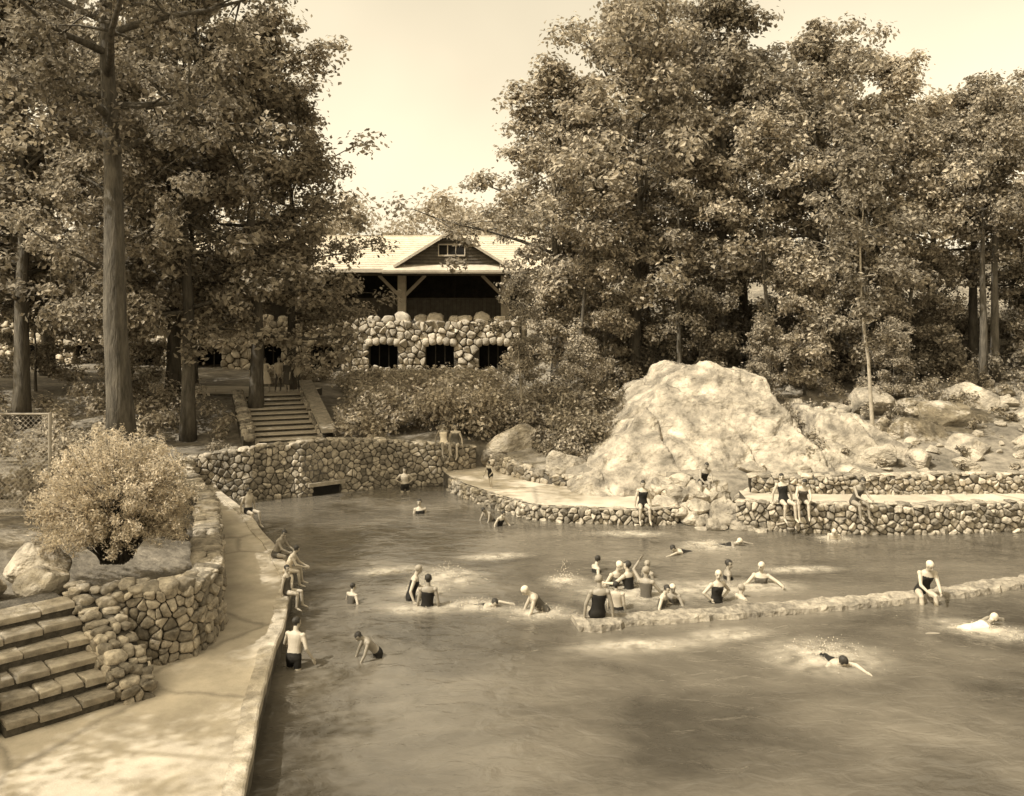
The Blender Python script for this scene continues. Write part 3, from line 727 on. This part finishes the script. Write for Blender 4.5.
POSES = {
 'stand': dict(torso=(0,.02,1), thL=(.08,0,-1), caL=(.03,.05,-1), thR=(-.08,0,-1), caR=(-.03,.05,-1), uaL=(.22,.02,-1), faL=(.1,-.25,-1), uaR=(-.22,.02,-1), faR=(-.1,-.25,-1), head=(0,-.05,1)),
 'hips': dict(torso=(0,.02,1), thL=(.15,0,-1), caL=(.05,.05,-1), thR=(-.1,-.05,-1), caR=(-.03,.08,-1), uaL=(.75,.2,-.8), faL=(-.75,-.2,-.55), uaR=(-.75,.2,-.8), faR=(.75,-.2,-.55), head=(0,-.1,1)),
 'bend': dict(torso=(.1,-.65,.8), thL=(.12,-.25,-1), caL=(.05,.2,-1), thR=(-.12,-.15,-1), caR=(-.03,.15,-1), uaL=(.15,-.35,-1), faL=(0,-.5,-1), uaR=(-.15,-.4,-1), faR=(0,-.45,-1), head=(0,-.75,.65)),
 'sit': dict(torso=(0,.05,1), thL=(.14,-1,-.05), caL=(.03,-.1,-1), thR=(-.14,-1,-.05), caR=(-.05,.05,-1), uaL=(.35,.05,-1), faL=(.12,-.05,-1), uaR=(-.35,.1,-1), faR=(-.12,0,-1), head=(0,-.1,1)),
 'sitlean': dict(torso=(.05,-.4,.95), thL=(.16,-1,.02), caL=(.03,-.15,-1), thR=(-.14,-1,-.02), caR=(.05,-.1,-1), uaL=(.15,-.55,-.8), faL=(-.2,-.75,-.3), uaR=(-.15,-.5,-.85), faR=(.2,-.75,-.35), head=(.1,-.45,.9)),
 'sitback': dict(torso=(0,.3,1), thL=(.14,-1,.05), caL=(.03,-.4,-1), thR=(-.14,-1,.0), caR=(-.02,-.15,-1), uaL=(.3,.55,-.9), faL=(.1,.1,-1), uaR=(-.3,.55,-.9), faR=(-.1,.1,-1), head=(.1,.0,1)),
 'armsout': dict(torso=(0,-.1,1), thL=(.1,0,-1), caL=(.03,.05,-1), thR=(-.1,0,-1), caR=(-.03,.05,-1), uaL=(.8,-.4,-.5), faL=(.3,-.9,.0), uaR=(-.7,-.4,-.7), faR=(-.5,-.8,-.2), head=(0,-.1,1)),
 'wade': dict(torso=(.06,-.22,1), thL=(.1,-.3,-1), caL=(.03,.25,-1), thR=(-.1,.15,-1), caR=(-.03,.2,-1), uaL=(.5,-.2,-.85), faL=(.1,-.8,-.45), uaR=(-.45,.25,-.9), faR=(-.3,-.3,-.9), head=(.1,-.3,1)),
 'armup': dict(torso=(.05,-.05,1), thL=(.1,0,-1), caL=(.03,.05,-1), thR=(-.1,0,-1), caR=(-.03,.05,-1), uaL=(.6,-.2,.8), faL=(-.35,-.3,.8), uaR=(-.5,-.4,-.7), faR=(-.2,-.9,-.2), head=(0,-.05,1)),
 'swim': dict(torso=(.0,-1,.22), thL=(.08,1,-.1), caL=(.03,1,-.02), thR=(-.1,1,-.25), caR=(-.03,1,.2), uaL=(.35,-1,.25), faL=(.1,-1,-.15), uaR=(-.6,-.1,-.5), faR=(-.2,.7,-.5), head=(0,-.8,.75)),
}
prng = random.Random(9)
def person(name, x, y, z, rot, pose, s=1.0, suit='suit', sm_=None, hair=None, yaw=0, skin=None):
    P = POSES[pose]; J = {k: (Vector(v)+Vector([prng.uniform(-.09,.09)*(0 if k[:2] in ('th','ca') and pose.startswith('sit') else 1) for _ in range(3)])).normalized() for k, v in P.items()}
    mb = MB(); Tt = J['torso']; F = VX.cross(Tt).normalized(); pv = Vector((0,0,0))
    w = 1.0 if suit != 'suit' else .93
    secs = [(-.12,.05,.05),(-.09,.12,.09),(-.03,.172,.118),(.03,.174,.122),(.12,.150*w,.108),(.2,.142*w,.103),(.3,.162*w,.115),(.39,.175*w,.118),(.46,.178*w,.095),(.505,.125,.075),(.53,.06,.055)]
    loft(mb, [ring(pv+Tt*t+F*(.012 if .28<t<.42 else 0), VX, F, a_, b_, 16) for t, a_, b_ in secs])
    if suit in ('suit','dress'):
        for q in (-1,1): ell(mb, pv+Tt*.35+F*.085+VX*.07*q, VX*.055, F*.045, Tt*.055)
    nk = pv+Tt*.5; Hd = J['head']; hX = VX.copy()
    if yaw:
        Ry = Matrix.Rotation(yaw,3,Hd); hX = Ry@hX
    hX = (hX-Hd*hX.dot(Hd)).normalized(); hF = hX.cross(Hd).normalized()
    capsule(mb, nk-Tt*.02, nk+Hd*.11, .058, .052)
    hc = nk+Hd*.19+hF*.015
    ell(mb, hc+Hd*.02, hX*.074, hF*.090, Hd*.090); ell(mb, hc-Hd*.045+hF*.02, hX*.056, hF*.064, Hd*.062)
    capsule(mb, hc+hF*.085+Hd*.015, hc+hF*.108-Hd*.025, .010, .016); ell(mb, hc+hF*.082-Hd*.06, hX*.024, hF*.014, Hd*.011)
    for q in (-1,1): ell(mb, hc+hX*.076*q-hF*.005, hX*.012, hF*.02, Hd*.032)
    if hair == 'cap' or hair == 'capg': ell(mb, hc+Hd*.036-hF*.012, hX*.082, hF*.096, Hd*.086)
    elif hair == 'bob': ell(mb, hc+Hd*.02-hF*.022, hX*.092, hF*.095, Hd*.11); ell(mb, hc-Hd*.05-hF*.04, hX*.08, hF*.055, Hd*.06)
    else: ell(mb, hc+Hd*.034-hF*.018, hX*.081, hF*.094, Hd*.086)
    bones = [('torso', pv-Tt*.1, pv+Tt*.48, .13),('neck', nk, nk+Hd*.1, .05)]
    for S, q in (('L',1),('R',-1)):
        sh = pv+Tt*.455+VX*.178*q*w; el_ = sh+J['ua'+S]*.28; wr_ = el_+J['fa'+S]*.245
        capsule(mb, sh, el_, .053*w, .039); capsule(mb, el_, wr_, .041, .026)
        ell(mb, sh, Vector((.058,0,0)), Vector((0,.058,0)), Vector((0,0,.058)))
        fd = J['fa'+S]; pn = (VX*q-fd*(VX*q).dot(fd))
        if pn.length < .2: pn = Vector((0,0,1))-fd*fd.z
        pn.normalize(); sd = fd.cross(pn).normalized()
        if sd.dot(F) < 0: sd = -sd
        pc = wr_+fd*.05; ell(mb, pc, sd*.04, pn*.017, fd*.055)
        for fi, (off, ln) in enumerate(((-.030,.062),(-.010,.078),(.011,.084),(.031,.074))):
            b = wr_+fd*.085+sd*off; k1 = b+(fd+sd*off*2-pn*.12).normalized()*ln*.52; k2 = k1+(fd-pn*.45).normalized()*ln*.5
            capsule(mb, b-fd*.02, k1, .0105, .0098); capsule(mb, k1, k2, .0098, .0085)
        tb = wr_+fd*.03+sd*.028; t1 = tb+(fd*.7+sd*.75).normalized()*.042; t2 = t1+(fd+sd*.25-pn*.2).normalized()*.034
        capsule(mb, tb, t1, .014, .012); capsule(mb, t1, t2, .012, .0095)
        hp = pv+VX*.088*q-Tt*.03; kn = hp+J['th'+S]*.42; an = kn+J['ca'+S]*.40
        capsule(mb, hp, kn, .092, .058); capsule(mb, kn, an, .058, .037)
        ell(mb, kn.lerp(an,.3), VX*.053, Vector((0,.055,0)), J['ca'+S]*.12)
        fo = VX.cross(J['ca'+S]*-1).normalized()
        if fo.y > .3 and pose != 'swim': fo = -fo
        if pose == 'swim': fo = (J['ca'+S]+Vector((0,0,-.2))).normalized()
        elif pose.startswith('sit'): fo = (fo+J['ca'+S]*.35).normalized()
        capsule(mb, an+J['ca'+S]*.03-fo*.03, an+J['ca'+S]*.045+fo*.13, .034, .030, .8); capsule(mb, an+J['ca'+S]*.045+fo*.12, an+J['ca'+S]*.05+fo*.18, .03, .018, 1)
        bones += [('ua', sh, el_, .045),('fa', el_, wr_, .03),('hand', wr_, wr_+fd*.16, .03),('th', hp, kn, .07),('ca', kn, an, .045),('foot', an, an+fo*.18, .03)]
    if suit == 'dress': loft(mb, [ring(pv+Tt*t, VX, F, r, r*.8, 18) for t, r in ((.16,.14),(0,.19),(-.25,.23),(-.48,.27))])
    me = bpy.data.meshes.new(name); me.from_pydata(mb.v, [], mb.f); me.update()
    o = bpy.data.objects.new(name, me); COL.objects.link(o)
    rm = o.modifiers.new('r','REMESH'); rm.mode = 'VOXEL'; rm.voxel_size = .012; rm.use_smooth_shade = True
    sm2 = o.modifiers.new('s','SMOOTH'); sm2.factor = .5; sm2.iterations = 2
    dg = bpy.context.evaluated_depsgraph_get(); me2 = bpy.data.meshes.new_from_object(o.evaluated_get(dg), depsgraph=dg)
    o.modifiers.clear(); o.data = me2; bpy.data.meshes.remove(me)
    me2.materials.clear()
    hm = {'cap': M_capW, 'capg': M_capG}.get(hair, M_hair)
    for m in (skin or M_skin, sm_ or M_suitD, hm, M_hair, M_suitG): me2.materials.append(m)
    n = len(me2.polygons); C = np.empty(n*3); me2.polygons.foreach_get('center', C); C = C.reshape(-1,3)
    D = []; TT = []
    for k, p, q, r in bones:
        p = np.array(p); d = np.array(q)-p; t = ((C-p)@d)/(d@d); TT.append(t); tc_ = np.clip(t,0,1)
        D.append(np.linalg.norm(C-(p+tc_[:,None]*d),axis=1)/r)
    D = np.array(D); TT = np.array(TT); bi = D.argmin(0); kinds = [b[0] for b in bones]; mi = np.zeros(n, np.int32)
    tz = C@np.array(Tt)
    hl = C-np.array(hc); hx, hf, hz_ = hl@np.array(hX), hl@np.array(hF), hl@np.array(Hd)
    for j, k in enumerate(kinds):
        s_ = bi == j; t = TT[j]
        if suit == 'suit':
            if k == 'torso': mi[s_ & (tz < .42)] = 1
            if k == 'th': mi[s_ & (t < .22)] = 1
        elif suit == 'trunks':
            if k == 'torso': mi[s_ & (tz < .1)] = 1
            if k == 'th': mi[s_ & (t < .4)] = 1
        elif suit in ('clothes','dress'):
            if k == 'torso' or k == 'ua': mi[s_ & (tz < .49)] = 1
            if k == 'th': mi[s_] = 4 if suit == 'clothes' else 1
            if k == 'ca': mi[s_] = 4 if suit == 'clothes' else 0
    head = (np.abs(hx) < .12) & (np.abs(hf) < .14) & (hz_ > -.11) & (hz_ < .2)
    mi[head] = 0
    mi[head & ((hz_ > .056) | ((hf < .02) & (hz_ > -.02)) | ((hf < -.03) & (hz_ > -.07)))] = 2
    for q in (-1,1): mi[head & (hf > .05) & (np.abs(hx-.03*q) < .015) & (np.abs(hz_-.018) < .010)] = 3
    mi[head & (hf > .06) & (np.abs(hx) < .022) & (np.abs(hz_+.06) < .006)] = 3
    me2.polygons.foreach_set('material_index', mi)
    o.scale = (s,s,s); o.rotation_euler[2] = rot; o.location = (x,y,z)
    return o
pi = math.pi
PEOPLE = [
 ('bather',-4.15,17.3,.20,pi*.9,'wade',.92,'trunks',M_suitD,None),
 ('bather',-2.64,17.9,.08,-pi*.35,'bend',.8,'trunks',M_suitD,None),
 ('bather',-3.74,21.0,-.15,pi*.8,'wade',.75,'suit',M_suitG,None),
 ('bather',-2.38,21.3,.05,pi*.5,'wade',.95,'suit',M_suitD,'capg'),
 ('bather',-1.94,20.8,-.05,pi,'stand',1,'suit',M_suitD,None),
 ('swimmer',-.95,20.9,-.1,pi*.4,'swim',.9,'suit',M_suitD,None),
 ('swimmer',.75,20.5,.0,-pi*.45,'bend',1,'suit',M_suitG,'cap'),
 ('bather',1.85,19.72,.22,pi,'sit',1.06,'suit',M_suitD,'capg'),
 ('bather',2.45,22.3,-.12,.5,'wade',1,'suit',M_suitG,'cap'),
 ('bather',2.85,22.0,-.12,-2.4,'armsout',1,'suit',M_suitD,None),
 ('bather',3.15,21.4,-.08,2.6,'armup',1,'suit',M_suitG,'capg'),
 ('bather',2.4,20.6,.0,2.8,'stand',.8,'trunks',M_suitD,None),
 ('bather',3.35,20.8,-.15,1.2,'wade',.85,'suit',M_suitG,None),
 ('bather',3.78,21.1,-.2,-.6,'wade',.85,'suit',M_suitG,'cap'),
 ('bather',4.73,21.1,-.02,.3,'hips',.95,'suit',M_suitD,'cap'),
 ('bather',6.15,22.5,-.25,-.2,'armsout',1,'suit',M_suitG,'cap'),
 ('bather',5.4,22.9,-.33,1.5,'stand',1,'suit',M_suitD,None),
 ('bather',5.35,21.4,-.4,1.9,'armsout',.9,'trunks',M_suitD,'capg'),
 ('bather',2.1,23.4,-.3,1.9,'wade',.9,'suit',M_suitD,None),
 ('bather',3.4,23.0,-.3,-.9,'stand',.9,'suit',M_suitG,'capg'),
 ('bather',9.62,21.35,.21,-.1,'sitlean',1.04,'suit',M_suitD,'cap'),
 ('swimmer',6.1,17.9,-.06,.3,'swim',1,'suit',M_suitD,None),
 ('swimmer',9.7,19.4,-.04,pi*.55,'swim',1,'suit',M_white,'cap'),
 ('bather',-3.9,33.2,.22,.2,'hips',.85,'trunks',M_suitD,None),
 ('bather',-3.0,29.9,-.3,.2,'stand',.95,'suit',M_suitD,None),
 ('bather',-.65,29.0,-.02,-.8,'bend',.8,'trunks',M_suitD,None),
 ('bather',-.4,28.3,-.1,.8,'wade',.75,'suit',M_suitD,None),
 ('bather',-.75,31.6,.95,-.6,'wade',.6,'suit',M_suitD,None),
 ('bather',-2.6,34.75,1.55,.3,'sitback',.95,'suit',M_white,None),
 ('bather',-2.15,34.9,1.50,-.2,'sit',.95,'suit',M_suitG,None),
 ('bather',4.1,28.55,.60,.05,'sit',.95,'suit',M_suitD,None),
 ('bather',6.2,29.6,1.1,0,'sitlean',.9,'suit',M_suitD,None),
 ('bather',8.2,27.45,.97,.15,'sit',1.0,'suit',M_suitD,None),
 ('bather',8.75,27.4,.97,-.25,'sitlean',.95,'suit',M_suitG,None),
 ('bather',10.3,27.35,.97,.3,'sitlean',1,'suit',M_suitG,None),
 ('bather',9.4,26.8,-.1,-.3,'bend',.8,'suit',M_white,'cap'),
 ('bather',-8.0,27.6,.63,pi*.3,'sit',.85,'trunks',M_suitD,None),
 ('bather',-5.95,22.9,.63,pi*.42,'sitlean',.8,'trunks',M_suitG,None),
 ('bather',-5.35,21.6,.62,pi*.5,'sitlean',.75,'suit',M_white,None),
 ('bather',-4.95,20.0,.62,pi*.45,'sit',.7,'suit',M_suitG,None),
 ('swimmer',5.9,26.0,-.08,1.4,'swim',.9,'suit',M_suitD,'cap'),
 ('swimmer',5.0,25.4,-.1,-1.2,'swim',.9,'suit',M_suitD,None),
 ('bystander',-12.45,44.2,3.45,.2,'stand',1,'clothes',M_suitG,None),
 ('bystander',-11.9,43.9,3.45,-.3,'hips',1,'dress',M_white,'bob'),
 ('bystander',-11.35,44.2,3.45,.9,'stand',1,'clothes',M_white,None),
 ('bystander',-10.85,43.9,3.40,-.5,'stand',.95,'dress',M_suitG,'bob'),
 ('bystander',-10.5,44.4,3.45,.3,'wade',1,'clothes',M_white,None),
]
for i, p in enumerate(PEOPLE):
    person(*p[:6], s=p[6], suit=p[7], sm_=p[8], hair=p[9], yaw=random.uniform(-.6,.6), skin=(M_skin2 if i % 3 == 1 else M_skin))

# splashes
def splash(x, y, rx, ry, h, seed, rot=0, nd=160):
    rng = random.Random(seed); mb = MB(); n = 28
    vs = [(0,0,.03)]; fs = []
    for r in range(1,9):
        for k in range(n):
            t = 2*pi*k/n; q = r/8; px, py = q*math.cos(t), q*math.sin(t)
            vs.append((px,py,.008+(.015+h*.12)*(1-q)**1.2*(1+noise.noise(Vector((px*4,py*4,seed)))*1.2)))
    for k in range(n): fs.append((0,1+k,1+(k+1) % n))
    for r in range(7):
        for k in range(n): k2 = (k+1) % n; fs.append((1+r*n+k,1+(r+1)*n+k,1+(r+1)*n+k2,1+r*n+k2))
    mb.add(vs, fs, 0)
    v, f = ICO[1]
    for i in range(nd):
        t = rng.random()*2*pi; q = abs(rng.gauss(0,.3)); s = rng.uniform(.004,.012)
        c = (q*math.cos(t), q*math.sin(t), rng.random()**2*h*1.2*max(0,1-q))
        mb.add([(c[0]+p[0]*s/rx, c[1]+p[1]*s/ry, c[2]+p[2]*s) for p in v], f, 1)
    o = mb.obj('water_splash', [M_foam, M_capW], True); o.scale = (rx,ry,1); o.location = (x,y,0); o.rotation_euler[2] = rot
for i, s in enumerate([(6.1,17.8,1.8,1.4,.4,0),(2.6,18.4,2.2,.6,.06,.1),(10.1,19.2,1.9,.9,.15,-.5),(-1.6,22.9,1.4,1.3,.4,0),(1.3,22.6,.8,.8,.5,0),(-.9,20.8,1.2,.7,.2,0),(.6,20.3,1.3,.9,.2,0),
     (2.9,21.7,2.3,1.6,.12,.1),(4.8,22.0,1.6,1.0,.1,0),(5.6,25.9,1.3,1.0,.15,0),(4.5,19.0,1.4,.6,.06,.2),(-2.2,20.6,1.3,.7,.06,0),(9.4,26.6,.8,.6,.3,0),(6.2,22.2,1.3,.8,.1,0),(3.6,27.2,1.7,.6,.05,0),(-2.2,21.8,1.0,.8,.2,0),(-.5,24.8,1.5,.5,.04,.2),(-3.2,23.5,1.4,.6,.05,.3),(7.4,23.6,1.6,.5,.05,.1)]):
    splash(s[0],s[1],s[2],s[3],s[4],i+1,s[5], 170 if s[4] > .12 else 15)

# ------------------------------------------------------------ world, sun, camera
az = math.radians(238); el = math.radians(52)
wd = bpy.data.worlds.new('World'); sc.world = wd; wd.use_nodes = True
N = wd.node_tree.nodes; L = wd.node_tree.links; bg = N['Background']
sk = N.new('ShaderNodeTexSky'); sk.sky_type = 'NISHITA'; sk.sun_disc = False; sk.sun_elevation = el; sk.sun_rotation = az
sk.air_density = 1.0; sk.dust_density = 3.0
bw = N.new('ShaderNodeRGBToBW'); L.new(sk.outputs[0], bw.inputs[0])
tcw = N.new('ShaderNodeTexCoord'); nw = N.new('ShaderNodeTexNoise'); nw.inputs['Scale'].default_value = 2.2; nw.inputs['Detail'].default_value = 4
L.new(tcw.outputs['Generated'], nw.inputs['Vector'])
mw = N.new('ShaderNodeMapRange'); mw.inputs['From Min'].default_value = .3; mw.inputs['From Max'].default_value = .7; mw.inputs['To Min'].default_value = .86; mw.inputs['To Max'].default_value = 1.1
L.new(nw.outputs['Fac'], mw.inputs['Value'])
mm = N.new('ShaderNodeMath'); mm.operation = 'MULTIPLY'; L.new(bw.outputs[0], mm.inputs[0]); L.new(mw.outputs[0], mm.inputs[1])
vm = N.new('ShaderNodeVectorMath'); vm.operation = 'SCALE'; vm.inputs[0].default_value = (2.75,2.38,1.72)
L.new(mm.outputs[0], vm.inputs['Scale']); L.new(vm.outputs[0], bg.inputs['Color']); bg.inputs['Strength'].default_value = .15
sp = Vector((math.sin(az)*math.cos(el), math.cos(az)*math.cos(el), math.sin(el)))
sl = bpy.data.lights.new('sun', 'SUN'); sl.energy = 5.0; sl.angle = math.radians(.5); sl.color = (1,.955,.88)
so = bpy.data.objects.new('sun', sl); COL.objects.link(so); so.rotation_euler = (-sp).to_track_quat('-Z','Y').to_euler()
cd = bpy.data.cameras.new('camera'); co = bpy.data.objects.new('camera', cd); COL.objects.link(co)
co.location = (0,0,7); co.rotation_euler = (math.radians(90),0,0); cd.lens = 32; cd.sensor_width = 36; cd.shift_y = -98/1024
cd.clip_end = 2000; sc.camera = co
sc.view_settings.view_transform = 'Standard'; sc.view_settings.look = 'None'; sc.view_settings.exposure = 0
